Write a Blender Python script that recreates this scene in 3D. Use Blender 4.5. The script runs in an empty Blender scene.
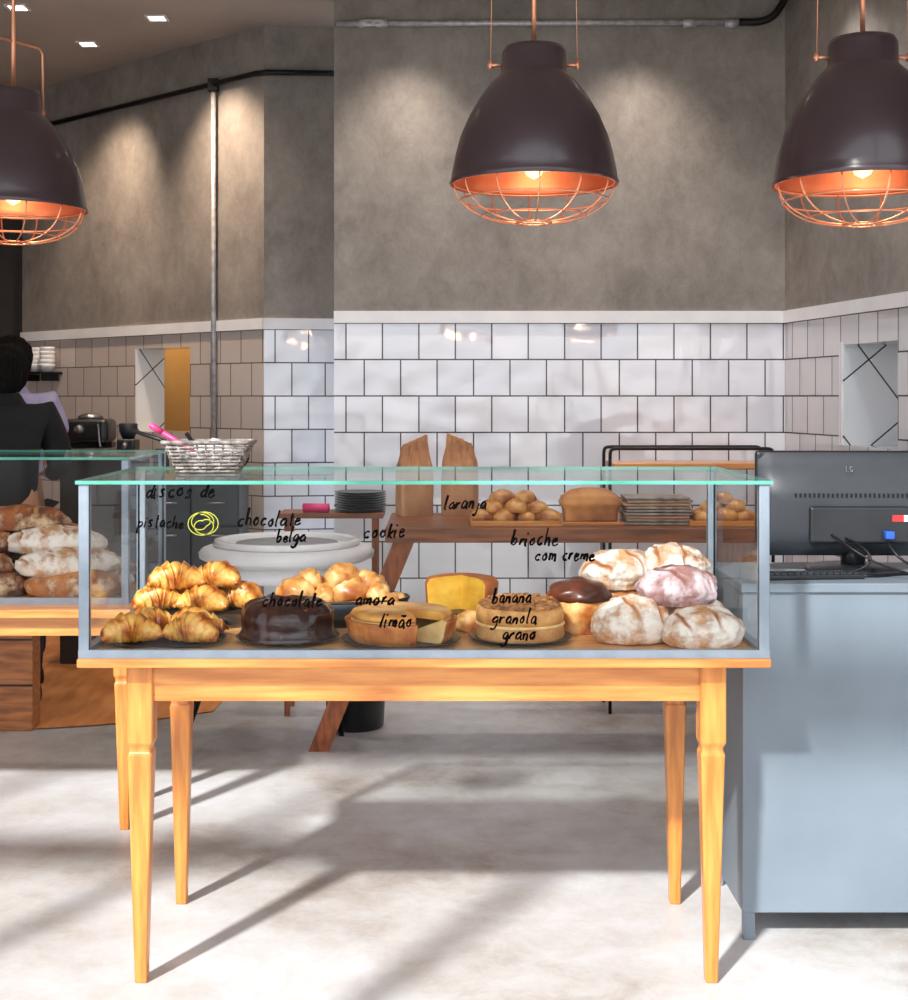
import bpy, bmesh, math, random
from mathutils import Vector, Matrix, noise
random.seed(7)
S = bpy.context.scene
COL = S.collection
pi = math.pi
S.view_settings.view_transform='Standard'

# ------------------------------------------------------------------ materials
def lin(c):
    return tuple((v/12.92 if v <= 0.04045 else ((v+0.055)/1.055)**2.4) for v in [x/255 for x in c])
def mat(name, c1, c2=None, rough=.5, metal=0, scale=8, stretch=(1,1,1), bump=0, bscale=None, coat=0, lo=.35, hi=.65, detail=6, emis=None, estr=0, spec=.5, rvar=0, c3=None):
    m = bpy.data.materials.new(name); m.use_nodes = True
    nt = m.node_tree; N = nt.nodes; L = nt.links
    b = N['Principled BSDF']
    b.inputs['Roughness'].default_value = rough
    b.inputs['Metallic'].default_value = metal
    b.inputs['Specular IOR Level'].default_value = spec
    if coat: b.inputs['Coat Weight'].default_value = coat; b.inputs['Coat Roughness'].default_value=.15
    c1 = lin(c1); c2 = lin(c2) if c2 else tuple(x*.8 for x in c1)
    tc = N.new('ShaderNodeTexCoord'); mp = N.new('ShaderNodeMapping'); mp.inputs['Scale'].default_value = stretch
    L.new(tc.outputs['Object'], mp.inputs['Vector'])
    no = N.new('ShaderNodeTexNoise'); no.inputs['Scale'].default_value = scale; no.inputs['Detail'].default_value = detail
    L.new(mp.outputs[0], no.inputs['Vector'])
    cr = N.new('ShaderNodeValToRGB'); cr.color_ramp.elements[0].position = lo; cr.color_ramp.elements[1].position = hi
    cr.color_ramp.elements[0].color = (*c1,1); cr.color_ramp.elements[1].color = (*c2,1)
    if c3:
        e=cr.color_ramp.elements.new((lo+hi)/2); e.color=(*lin(c3),1)
    L.new(no.outputs['Fac'], cr.inputs[0]); L.new(cr.outputs[0], b.inputs['Base Color'])
    if bump:
        bp = N.new('ShaderNodeBump'); bp.inputs['Strength'].default_value = bump; bp.inputs['Distance'].default_value = .02
        n2 = N.new('ShaderNodeTexNoise'); n2.inputs['Scale'].default_value = bscale or scale*2; n2.inputs['Detail'].default_value=8
        L.new(mp.outputs[0], n2.inputs['Vector']); L.new(n2.outputs['Fac'], bp.inputs['Height']); L.new(bp.outputs[0], b.inputs['Normal'])
    if rvar:
        mr = N.new('ShaderNodeMapRange'); mr.inputs['To Min'].default_value = rough-rvar; mr.inputs['To Max'].default_value = rough+rvar
        L.new(no.outputs['Fac'], mr.inputs['Value']); L.new(mr.outputs[0], b.inputs['Roughness'])
    if emis: b.inputs['Emission Color'].default_value = (*lin(emis),1); b.inputs['Emission Strength'].default_value = estr
    return m

def crust_mat(name, flour, gold, dark, fl=.5, sc=10, rough=.75, slash=(176,108,56)):
    # baked crust mottled gold to dark, soft flour dusting, bare caramel crust where the loaf was scored
    m=bpy.data.materials.new(name); m.use_nodes=True; nt=m.node_tree; N=nt.nodes; L=nt.links; b=N['Principled BSDF']
    b.inputs['Roughness'].default_value=rough
    tc=N.new('ShaderNodeTexCoord'); at=N.new('ShaderNodeAttribute'); at.attribute_name='score'
    n1=N.new('ShaderNodeTexNoise'); n1.inputs['Scale'].default_value=sc*1.3; n1.inputs['Detail'].default_value=5; L.new(tc.outputs['Object'],n1.inputs['Vector'])
    r1=N.new('ShaderNodeValToRGB'); r1.color_ramp.elements[0].position=.38; r1.color_ramp.elements[1].position=.62
    r1.color_ramp.elements[0].color=(*lin(gold),1); r1.color_ramp.elements[1].color=(*lin(dark),1); L.new(n1.outputs['Fac'],r1.inputs[0])
    w=N.new('ShaderNodeTexNoise'); w.inputs['Scale'].default_value=sc*1.6; w.inputs['Detail'].default_value=8; w.inputs['Roughness'].default_value=.62; L.new(tc.outputs['Object'],w.inputs['Vector'])
    r2=N.new('ShaderNodeMapRange'); r2.interpolation_type='SMOOTHSTEP'; r2.inputs['From Min'].default_value=.58-fl*.32; r2.inputs['From Max'].default_value=.58-fl*.32+.22; L.new(w.outputs['Fac'],r2.inputs['Value'])
    mx=N.new('ShaderNodeMixRGB'); L.new(r2.outputs[0],mx.inputs[0]); L.new(r1.outputs[0],mx.inputs[1]); mx.inputs[2].default_value=(*lin(flour),1)
    m2=N.new('ShaderNodeMixRGB'); L.new(at.outputs['Fac'],m2.inputs[0]); L.new(mx.outputs[0],m2.inputs[1]); m2.inputs[2].default_value=(*lin(slash),1)
    L.new(m2.outputs[0],b.inputs['Base Color'])
    n4=N.new('ShaderNodeTexNoise'); n4.inputs['Scale'].default_value=48; n4.inputs['Detail'].default_value=7; n4.inputs['Roughness'].default_value=.65; L.new(tc.outputs['Object'],n4.inputs['Vector'])
    bp=N.new('ShaderNodeBump'); bp.inputs['Strength'].default_value=.6; bp.inputs['Distance'].default_value=.010; L.new(n4.outputs['Fac'],bp.inputs['Height']); L.new(bp.outputs[0],b.inputs['Normal'])
    return m

def tile_mat(name, c1, c2, grout, size=.176, rot=0, offset=.5, rough=.12, mortar=.0035, zoff=0, xoff=0, axes='XZ', coat=0, wav=1.5):
    m = bpy.data.materials.new(name); m.use_nodes=True
    nt=m.node_tree; N=nt.nodes; L=nt.links; b=N['Principled BSDF']
    tc=N.new('ShaderNodeTexCoord'); sp=N.new('ShaderNodeSeparateXYZ'); cb=N.new('ShaderNodeCombineXYZ')
    L.new(tc.outputs['Object'], sp.inputs[0]); L.new(sp.outputs[axes[0]], cb.inputs['X']); L.new(sp.outputs[axes[1]], cb.inputs['Y'])
    mp=N.new('ShaderNodeMapping'); mp.inputs['Rotation'].default_value=(0,0,rot); mp.inputs['Location'].default_value=(xoff,zoff,0)
    L.new(cb.outputs[0], mp.inputs['Vector'])
    br=N.new('ShaderNodeTexBrick'); br.offset=offset
    br.inputs['Scale'].default_value=1; br.inputs['Brick Width'].default_value=size; br.inputs['Row Height'].default_value=size
    br.inputs['Mortar Size'].default_value=mortar; br.inputs['Mortar Smooth'].default_value=.1
    br.inputs['Color1'].default_value=(*lin(c1),1); br.inputs['Color2'].default_value=(*lin(c2),1); br.inputs['Mortar'].default_value=(*lin(grout),1)
    L.new(mp.outputs[0], br.inputs['Vector']); L.new(br.outputs['Color'], b.inputs['Base Color'])
    mr=N.new('ShaderNodeMapRange'); mr.inputs['To Min'].default_value=rough; mr.inputs['To Max'].default_value=.8
    L.new(br.outputs['Fac'], mr.inputs['Value']); L.new(mr.outputs[0], b.inputs['Roughness'])
    no=N.new('ShaderNodeTexNoise'); no.inputs['Scale'].default_value=5; no.inputs['Detail'].default_value=1; L.new(tc.outputs['Object'], no.inputs['Vector'])
    mx=N.new('ShaderNodeMath'); mx.operation='MULTIPLY_ADD'; mx.inputs[1].default_value=-1; L.new(br.outputs['Fac'], mx.inputs[0])
    ml=N.new('ShaderNodeMath'); ml.operation='MULTIPLY'; ml.inputs[1].default_value=wav; L.new(no.outputs['Fac'], ml.inputs[0]); L.new(ml.outputs[0], mx.inputs[2])
    bp=N.new('ShaderNodeBump'); bp.inputs['Strength'].default_value=.4; bp.inputs['Distance'].default_value=.01
    L.new(mx.outputs[0], bp.inputs['Height']); L.new(bp.outputs[0], b.inputs['Normal'])
    if coat:
        b.inputs['Specular IOR Level'].default_value=.8; b.inputs['Coat Weight'].default_value=coat; b.inputs['Coat Roughness'].default_value=.05; L.new(bp.outputs[0], b.inputs['Coat Normal'])
    return m

def concrete_mat(name, a, b_, c, sc=1.6, fine=9, rough=.6, bump=.3, lo=.36, hi=.66, wf=.45, stretch=(1,1,1)):
    m=bpy.data.materials.new(name); m.use_nodes=True; nt=m.node_tree; N=nt.nodes; L=nt.links; b=N['Principled BSDF']; b.inputs['Roughness'].default_value=rough
    tc=N.new('ShaderNodeTexCoord'); mp=N.new('ShaderNodeMapping'); mp.inputs['Scale'].default_value=stretch; L.new(tc.outputs['Object'],mp.inputs['Vector'])
    n1=N.new('ShaderNodeTexNoise'); n1.inputs['Scale'].default_value=sc; n1.inputs['Detail'].default_value=8; n1.inputs['Roughness'].default_value=.55; L.new(tc.outputs['Object'],n1.inputs['Vector'])
    n2=N.new('ShaderNodeTexNoise'); n2.inputs['Scale'].default_value=fine; n2.inputs['Detail'].default_value=12; n2.inputs['Roughness'].default_value=.78; n2.inputs['Distortion'].default_value=.3; L.new(mp.outputs[0],n2.inputs['Vector'])
    ad=N.new('ShaderNodeMath'); ad.operation='MULTIPLY_ADD'; ad.inputs[1].default_value=wf; L.new(n2.outputs['Fac'],ad.inputs[0])
    sb=N.new('ShaderNodeMath'); sb.operation='MULTIPLY_ADD'; sb.inputs[1].default_value=1-wf+.25; sb.inputs[2].default_value=-.125; L.new(n1.outputs['Fac'],sb.inputs[0]); L.new(sb.outputs[0],ad.inputs[2])
    r=N.new('ShaderNodeValToRGB'); e=r.color_ramp.elements; e[0].position=lo; e[0].color=(*lin(a),1); e[1].position=hi; e[1].color=(*lin(c),1); k=e.new((lo+hi)/2); k.color=(*lin(b_),1)
    L.new(ad.outputs[0],r.inputs[0]); L.new(r.outputs[0],b.inputs['Base Color'])
    bp=N.new('ShaderNodeBump'); bp.inputs['Strength'].default_value=bump; bp.inputs['Distance'].default_value=.01; L.new(n2.outputs['Fac'],bp.inputs['Height']); L.new(bp.outputs[0],b.inputs['Normal'])
    mr=N.new('ShaderNodeMapRange'); mr.inputs['From Min'].default_value=.3; mr.inputs['From Max'].default_value=.7; mr.inputs['To Min'].default_value=rough-.12; mr.inputs['To Max'].default_value=rough+.12; L.new(n2.outputs['Fac'],mr.inputs['Value']); L.new(mr.outputs[0],b.inputs['Roughness'])
    return m

def glass_mat(name, tint=(1,1,1), refl=1.0):
    m=bpy.data.materials.new(name); m.use_nodes=True; nt=m.node_tree; N=nt.nodes; L=nt.links
    for n in list(N): N.remove(n)
    o=N.new('ShaderNodeOutputMaterial'); t=N.new('ShaderNodeBsdfTransparent'); t.inputs[0].default_value=(*tint,1)
    g=N.new('ShaderNodeBsdfGlossy'); g.inputs['Roughness'].default_value=.02
    f=N.new('ShaderNodeFresnel'); f.inputs[0].default_value=1.45
    mu=N.new('ShaderNodeMath'); mu.operation='MULTIPLY'; mu.inputs[1].default_value=refl; L.new(f.outputs[0],mu.inputs[0])
    mx=N.new('ShaderNodeMixShader'); L.new(mu.outputs[0],mx.inputs[0]); L.new(t.outputs[0],mx.inputs[1]); L.new(g.outputs[0],mx.inputs[2]); L.new(mx.outputs[0],o.inputs[0])
    return m

CONC = concrete_mat('burnished_concrete',(158,151,144),(139,132,126),(118,111,105),1.5,9,.6,.4,.36,.64,.60,(1,1,.75))
CEIL = mat('ceiling_paint',(180,168,158),(168,156,146),rough=.8,scale=2)
FLOOR= concrete_mat('polished_concrete_floor',(208,210,213),(184,181,178),(140,124,112),.9,6,.38,.10,.36,.68,.40)
WOODFL=mat('warm_tan_wood_floor',(240,168,104),(214,136,78),rough=.45,scale=3,stretch=(6,1,1))
TILE = tile_mat('white_glazed_tile',(240,241,248),(222,225,236),(44,44,48),zoff=.119,xoff=.03,rough=.08,coat=.9,wav=2.2)
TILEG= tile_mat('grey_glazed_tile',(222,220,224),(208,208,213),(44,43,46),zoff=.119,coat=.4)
TILEW= tile_mat('beige_glazed_tile',(208,196,188),(194,183,176),(92,82,76),zoff=.119,coat=.3)
TILED= tile_mat('diagonal_tile',(240,246,250),(234,241,246),(38,44,52),size=.30,rot=.9,offset=0,zoff=.1,axes='YZ')
TRIMW= mat('white_trim_paint',(240,240,243),(232,232,236),rough=.4)
DARKW= mat('dark_brown_paint',(58,50,48),(44,38,37),rough=.7,scale=3)
ORANGEW=mat('warm_tan_wall_paint',(238,196,126),(224,176,104),rough=.7,scale=3)
ALU = mat('grey_blue_aluminium',(150,160,172),(138,149,160),rough=.35,metal=.35,scale=20)
GALV= mat('galvanised_steel',(206,206,208),(170,170,174),rough=.35,metal=.35,scale=30)
BLACKM=mat('black_metal',(24,24,26),(16,16,18),rough=.4,metal=.4)
WX = mat('honey_wood',(226,156,80),(190,114,48),rough=.32,scale=3.2,stretch=(1.2,14,14),bump=.05,coat=.3)
WZ = mat('honey_wood_upright',(222,146,68),(184,108,42),rough=.32,scale=3.2,stretch=(14,14,1.2),bump=.05,coat=.3)
WPALE=mat('pale_case_board',(238,184,118),(220,156,90),rough=.4,scale=3,stretch=(1.2,14,14))
WRUST=mat('rustic_brown_wood',(150,90,54),(104,60,36),rough=.5,scale=4,stretch=(1.2,12,12),bump=.1)
WRUSTZ=mat('rustic_brown_wood_upright',(164,92,52),(114,62,34),rough=.5,scale=4,stretch=(12,12,1.2),bump=.1)
WCRATE=mat('orange_brown_planks',(196,126,72),(146,88,48),rough=.5,scale=4,stretch=(1.5,12,12),bump=.1)
GLASS=glass_mat('clear_glass',(.995,1,.998),.2)
GLASST=glass_mat('clear_top_glass',(.97,.99,.985),.45)
GEDGE=mat('green_glass_edge',(110,186,166),(64,140,122),rough=.15,scale=4)
INK = mat('black_marker_ink',(8,7,8),(6,5,6),rough=.9,spec=.05)
INKY= mat('yellow_marker_ink',(176,178,72),(160,162,62),rough=.8,spec=.1)
SHADE=mat('dark_aubergine_enamel',(62,45,50),(54,39,44),rough=.28,scale=5,coat=.4)
COPPER=mat('copper_inner',(206,124,86),(180,100,66),rough=.36,metal=.75,scale=6)
COPW = mat('copper_wire',(240,172,136),(226,152,116),rough=.3,metal=.7)
BULB = mat('glowing_bulb',(255,214,160),rough=.3,emis=(255,176,100),estr=2.5)
DLIT = mat('downlight_glow',(255,240,220),rough=.3,emis=(255,236,210),estr=7)
COUNTERM=mat('slate_grey_paint',(116,127,137),(104,115,125),rough=.45,scale=2.5,bump=.03,rvar=.06)
PLATE=mat('black_stoneware',(38,46,50),(24,28,31),rough=.35)
CHOC =mat('chocolate_glaze',(66,28,15),(38,14,9),rough=.18,scale=8,bump=.06,coat=.25,spec=.45)
CREAM=mat('cream_filling',(244,212,150),(230,186,116),rough=.5,scale=30,bump=.1)
CARAM=mat('caramel_cake_side',(230,178,108),(196,128,66),rough=.55,scale=26,bump=.2,bscale=60)
CRUSTG=mat('golden_crust',(222,144,64),(160,82,32),rough=.5,scale=16,bump=.25,bscale=60)
TINL =mat('tin_loaf_crust',(218,150,80),(146,80,36),rough=.45,scale=7,bump=.1,bscale=40)
CUSTARD=mat('baked_custard_top',(240,186,96),(198,116,44),rough=.3,scale=14,bump=.1)
CAKEY=mat('yellow_cake',(246,196,70),(226,158,42),rough=.55,scale=20,bump=.2)
CAKEB=mat('brown_cake_sides',(190,110,54),(146,76,36),rough=.6,scale=22,bump=.3)
CRUMB=mat('granola_crumbs',(210,150,88),(120,68,36),rough=.7,scale=60,bump=.9,bscale=80)
CROIS=mat('croissant_crust',(246,190,96),(146,64,20),rough=.25,scale=26,bump=.3,bscale=70,lo=.40,hi=.62,c3=(216,132,48),coat=.3)
BUN  =mat('soft_bun_crust',(240,196,128),(172,90,34),rough=.35,scale=15,bump=.08,lo=.40,hi=.62,c3=(212,146,76))
BUNB =mat('brown_glazed_bun',(224,164,94),(140,70,30),rough=.28,scale=14,bump=.06)
FLOUR=crust_mat('floury_sourdough_crust',(244,234,222),(208,158,110),(156,98,58),.72,9)
FLOURP=crust_mat('floury_rye_crust',(212,192,196),(156,114,110),(112,74,68),.6,9,slash=(124,80,70))
RUSTIC=crust_mat('golden_rustic_crust',(238,212,174),(208,134,70),(140,74,34),.36,8,.55)
RUSTD=crust_mat('dark_rustic_crust',(228,194,152),(172,96,48),(96,48,25),.33,8,.55,slash=(206,140,80))
DKCRUST=mat('dark_brown_crust',(112,56,32),(50,25,18),rough=.3,scale=9,bump=.12)
KRAFT=mat('brown_kraft_paper',(204,152,110),(170,118,82),rough=.75,scale=8,bump=.6,bscale=12)
WICKER=mat('grey_wicker',(160,150,144),(92,84,80),rough=.75,scale=50,bump=.3)
WHITEP=mat('white_plaster',(240,240,242),(226,226,230),rough=.5,scale=3)
CERAM=mat('white_ceramic',(238,238,240),(228,228,232),rough=.2)
CLOTH=mat('grey_linen_cloth',(172,160,148),(130,118,106),rough=.9,scale=20,bump=.3)
PINK =mat('pink_plastic',(232,70,130),(214,50,112),rough=.4)
PLASTB=mat('black_plastic',(32,34,38),(25,27,30),rough=.32)
PLASTG=mat('dark_grey_plastic',(46,50,56),(39,43,48),rough=.4)
BLUEP=mat('blue_plastic',(40,90,190),(30,76,170),rough=.4)
REDP =mat('red_sticker',(206,40,44),(196,34,38),rough=.5)
SKIN =mat('skin',(206,154,124),(196,142,112),rough=.5,scale=12)
LIPS =mat('lips',(170,96,86),rough=.5)
HAIRM=mat('dark_hair',(20,15,14),(9,7,7),rough=.85,scale=60,stretch=(1,1,.15),bump=.8,bscale=80,spec=.2)
TEEB =mat('black_cotton',(24,24,27),(17,17,20),rough=.85,bump=.1,scale=14)
TEEL =mat('lavender_cotton',(196,190,226),(178,170,212),rough=.85,bump=.1,scale=14)
JEANS=mat('dark_denim',(42,50,72),(30,36,54),rough=.85,bump=.1,scale=30)
SHOE =mat('dark_shoe_leather',(26,24,24),(18,17,17),rough=.5)
STEEL=mat('brushed_steel',(176,178,182),(150,152,156),rough=.28,metal=.9)
GDISC=mat('grey_enamel',(150,150,154),(128,130,136),rough=.4)
EYEM =mat('dark_eye',(30,22,20),rough=.2)

# ------------------------------------------------------------------ helpers
def make(name, bm, m, parent=None, loc=(0,0,0), rot=(0,0,0), smooth=False, mods=None):
    me = bpy.data.meshes.new(name); bmesh.ops.recalc_face_normals(bm, faces=bm.faces[:]); bm.to_mesh(me); bm.free()
    for mm in (m if isinstance(m,(list,tuple)) else [m]): me.materials.append(mm)
    if smooth:
        for p in me.polygons: p.use_smooth=True
    o = bpy.data.objects.new(name, me); COL.objects.link(o)
    o.location = loc; o.rotation_euler = rot
    if parent: o.parent = parent
    return o
def thing(name,label,cat,loc=(0,0,0),rot=0,group=None):
    e=bpy.data.objects.new(name,None); e.empty_display_size=.1; COL.objects.link(e); e.location=loc; e.rotation_euler=(0,0,rot)
    tag(e,label,cat,group); return e
def tag(o,label,cat,group=None):
    o['label']=label; o['category']=cat
    if group: o['group']=group
    return o
def struct(o): o['kind']='structure'; return o
def bbox(bm,x0,x1,y0,y1,z0,z1,bev=0,mi=0):
    r=bmesh.ops.create_cube(bm,size=1); vs=r['verts']
    for v in vs: v.co=Vector(((x0+x1)/2+v.co.x*(x1-x0),(y0+y1)/2+v.co.y*(y1-y0),(z0+z1)/2+v.co.z*(z1-z0)))
    fs=set(f for v in vs for f in v.link_faces)
    for f in fs: f.material_index=mi
    if bev:
        es=list(set(e for v in vs for e in v.link_edges)); bmesh.ops.bevel(bm,geom=es,offset=bev,segments=3,affect='EDGES',profile=.5)
def box(name,x0,x1,y0,y1,z0,z1,m,parent=None,bev=0,loc=(0,0,0),rot=(0,0,0)):
    bm=bmesh.new(); bbox(bm,x0,x1,y0,y1,z0,z1,bev); return make(name,bm,m,parent,loc,rot)
def lathe_bm(bm,prof,seg=40,a0=0,a1=2*pi,c=(0,0,0),wob=0,lob=0,mi=0,lamp=.05):
    full=abs(a1-a0-2*pi)<1e-6; n=seg if full else seg+1; rings=[]
    for r,z in prof:
        if r<1e-6 : rings.append([bm.verts.new((c[0],c[1],c[2]+z))]); continue
        ring=[]
        for i in range(n):
            a=a0+(a1-a0)*i/seg; rr=r
            if wob: rr*=1+wob*noise.noise(Vector((math.cos(a)*2,math.sin(a)*2,z*12+r*4)))
            if lob: rr*=1+lamp*abs(math.sin(a*lob/2))
            ring.append(bm.verts.new((c[0]+rr*math.cos(a),c[1]+rr*math.sin(a),c[2]+z)))
        rings.append(ring)
    for A,B in zip(rings,rings[1:]):
        k=n if full else n-1
        for i in range(k):
            j=(i+1)%n
            if len(A)==1 and len(B)==1: continue
            if len(A)==1: f=bm.faces.new((A[0],B[i],B[j]))
            elif len(B)==1: f=bm.faces.new((A[i],A[j],B[0]))
            else: f=bm.faces.new((A[i],A[j],B[j],B[i]))
            f.material_index=mi
    if not full:
        for e in (0,-1):
            vs=[]
            for R in rings:
                v=R[0] if len(R)==1 else R[e]
                if v not in vs: vs.append(v)
            if len(vs)>2:
                f=bm.faces.new(vs); f.material_index=min(1,mi+1)
def lathe(name,prof,m,parent=None,loc=(0,0,0),rot=(0,0,0),seg=40,smooth=True,**k):
    bm=bmesh.new(); lathe_bm(bm,prof,seg,**k); o=make(name,bm,m,parent,loc,rot,smooth)
    if smooth:
        for p in o.data.polygons:
            if p.material_index==1 or len(p.vertices)>4: p.use_smooth=False
    return o
def tube_bm(bm,pts,r,seg=8,closed=False,rf=None,cap=True):
    pts=[Vector(p) for p in pts]; n=len(pts); rings=[]; up=None
    for i in range(n):
        if closed: t=(pts[(i+1)%n]-pts[i-1])
        else: t=(pts[min(i+1,n-1)]-pts[max(i-1,0)])
        if t.length<1e-9: t=Vector((0,0,1))
        t.normalize()
        if up is None:
            up=Vector((0,0,1)) if abs(t.z)<.9 else Vector((1,0,0))
        s=t.cross(up)
        if s.length<1e-6: s=t.cross(Vector((1,0,0.3)))
        s.normalize(); up=s.cross(t).normalized()
        rr=rf(i/(n-1)) if rf else r
        rings.append([bm.verts.new(pts[i]+rr*(math.cos(2*pi*k/seg)*s+math.sin(2*pi*k/seg)*up)) for k in range(seg)])
    for i in range(n if closed else n-1):
        A=rings[i];B=rings[(i+1)%n]
        for k in range(seg):
            j=(k+1)%seg; bm.faces.new((A[k],A[j],B[j],B[k]))
    if cap and not closed:
        bm.faces.new(rings[0]); bm.faces.new(rings[-1])
def tube(name,pts,r,m,parent=None,seg=8,loc=(0,0,0),rot=(0,0,0),closed=False,rf=None):
    bm=bmesh.new(); tube_bm(bm,pts,r,seg,closed,rf); return make(name,bm,m,parent,loc,rot,True)
def bez(p0,p1,p2,p3,n=12):
    P=[Vector(p) for p in (p0,p1,p2,p3)]; out=[]
    for i in range(n+1):
        t=i/n; out.append(P[0]*(1-t)**3+3*P[1]*t*(1-t)**2+3*P[2]*t*t*(1-t)+P[3]*t**3)
    return out
def blob(name,rx,ry,rz,m,loc,rot=0,seed=0,amp=.06,flat=.45,fr=2.2,parent=None,tilt=0,score=0,sub=4):
    bm=bmesh.new(); bmesh.ops.create_icosphere(bm,subdivisions=sub,radius=1); lay=bm.verts.layers.float.new('score')
    for v in bm.verts:
        d=v.co.copy(); k=1+amp*noise.noise(d*fr+Vector((seed*3.1,seed,0)))+amp*.3*noise.noise(d*6+Vector((seed,0,0)))
        if score and d.z>.0:
            q=math.sin(d.x*score+seed*1.7+1.1*d.y+.5*noise.noise(d*2+Vector((seed,0,0))))
            c=max(0,1-abs(q)*3.4)*min(1,d.z*2.6)*min(1,max(0,1.1-abs(d.y))*2.2)
            k-=.10*c; v[lay]=min(1,c*1.5)
            lip=max(0,1-abs(abs(q)-.42)*6)*min(1,d.z*2); k+=.02*lip
        z=d.z*k
        if z<-flat: z=-flat-(abs(z)-flat)*.08
        v.co=Vector((d.x*k*rx,d.y*k*ry,(z+flat+.04)*rz))
    return make(name,bm,m,parent,loc,(tilt,0,rot),True)

# ------------------------------------------------------------------ room shell
ZC=3.417; TB=1.817; TT=1.875
def wall(name,p0,p1,z0,z1,mats,thick=.15,hole=None):
    p0=Vector((*p0,0)); p1=Vector((*p1,0)); L=(p1-p0).length; a=math.atan2(p1.y-p0.y,p1.x-p0.x)
    us=[0,L]; zs=[z0,TB,z1] if z0<TB<z1 else [z0,z1]
    if hole: us+= [hole[0],hole[1]]; zs+=[hole[2],hole[3]]
    us=sorted(set(us)); zs=sorted(set(zs)); bm=bmesh.new()
    V={}
    for i,u in enumerate(us):
        for j,z in enumerate(zs): V[i,j]=bm.verts.new((u,0,z))
    for i in range(len(us)-1):
        for j in range(len(zs)-1):
            if hole and hole[0]-1e-6<=us[i]<hole[1]-1e-6 and hole[2]-1e-6<=zs[j]<hole[3]-1e-6: continue
            f=bm.faces.new((V[i,j],V[i+1,j],V[i+1,j+1],V[i,j+1]))
            f.material_index=0 if zs[j]<TB-1e-4 else 1
    me=bpy.data.meshes.new(name); bm.to_mesh(me); bm.free()
    for m in mats: me.materials.append(m)
    o=bpy.data.objects.new(name,me); COL.objects.link(o); o.location=p0; o.rotation_euler=(0,0,a)
    md=o.modifiers.new('thickness','SOLIDIFY'); md.thickness=thick; md.offset=-1
    return struct(o)
def trim(name,p0,p1,z0,z1,m,d=.015):
    p0=Vector((*p0,0)); p1=Vector((*p1,0)); L=(p1-p0).length; a=math.atan2(p1.y-p0.y,p1.x-p0.x)
    return struct(box(name,0,L,-d,.001,z0,z1,m,loc=p0,rot=(0,0,a)))
struct(box('floor',-4.8,3.6,-2,9.8,-.1,0,FLOOR))
struct(box('ceiling',-4.8,3.6,1.6,9.8,ZC,ZC+.2,CEIL))
A=(-.926,7.19); B=(-2.69,8.8); C=(-.512,6.6); D=(1.666,6.6); E=(1.845,5.39)
wall('wall_back',C,D,0,ZC,[TILE,CONC],.2)
wall('wall_recess',A,(-.50,7.26),0,ZC,[TILE,CONC],.15)
wall('wall_diagonal',B,A,0,ZC,[TILEW,CONC],.2,hole=(2.388-1.152,2.388-.632,1.26,1.74))
wall('wall_right',D,E,0,ZC,[TILEG,CONC],.3,hole=(.638,1.14,1.25,1.687))
wall('wall_right_front',E,(2.35,1.6),0,ZC,[TILEG,CONC],.3)
wall('wall_far',(-4.7,9.0),(-2.6,9.0),0,ZC,[DARKW,DARKW],.15)
wall('wall_left',(-4.6,1.6),(-4.6,9.0),0,ZC,[TRIMW,CONC],.15)
trim('trim_1',C,D,TB,TT,TRIMW); trim('trim_2',A,(-.50,7.26),TB,TT,TRIMW); trim('trim_3',B,A,TB,TT,TRIMW); trim('trim_4',D,E,TB,TT,TRIMW); trim('trim_5',E,(2.35,1.6),TB,TT,TRIMW)
aD=math.atan2(A[1]-B[1],A[0]-B[0])
struct(box('trim_6',1.236,1.246,.0,.2,1.26,1.74,TILED,loc=(*B,0),rot=(0,0,aD)))
struct(box('trim_7',1.20,1.79,.2,.23,1.225,1.26,TRIMW,loc=(*B,0),rot=(0,0,aD)))
struct(box('wall_passage',-.6,2.0,.50,.55,0,3.3,ORANGEW,loc=(*B,0),rot=(0,0,aD)))
struct(box('trim_8',1.16,1.18,.47,.50,0.9,1.62,TRIMW,loc=(*B,0),rot=(0,0,aD)))
aR=math.atan2(E[1]-D[1],E[0]-D[0])
struct(box('trim_9',.638,.648,.0,.3,1.25,1.687,TILED,loc=(*D,0),rot=(0,0,aR)))
struct(box('trim_10',.63,1.15,.285,.31,1.22,1.70,TRIMW,loc=(*D,0),rot=(0,0,aR)))
struct(box('trim_11',.615,.638,-.008,.0,1.25,1.70,TRIMW,loc=(*D,0),rot=(0,0,aR)))
bm=bmesh.new(); vs=[]
pts=[(-1.0,8.0),(-4.4,8.9),(-4.4,5.95),(-1.95,5.98)]+[(-1.95+.9*t,5.98+.35*t*t) for t in (.25,.5,.75,1)]
top=[bm.verts.new((x,y,.006)) for x,y in pts]; bm.faces.new(top)
o=make('floor_wood_zone',bm,WOODFL); struct(o)
bm=bmesh.new()
for x in (-3.6,-2.35,-1.15,1.05,2.25): bbox(bm,x-.03,x+.03,1.52,1.60,0,ZC)
bbox(bm,-4.6,2.35,1.52,1.60,2.42,2.64)
struct(make('shadow_frame_1',bm,BLACKM))  # unseen bars and crossbeam, added to throw shadow streaks across the sunlit floor

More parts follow.
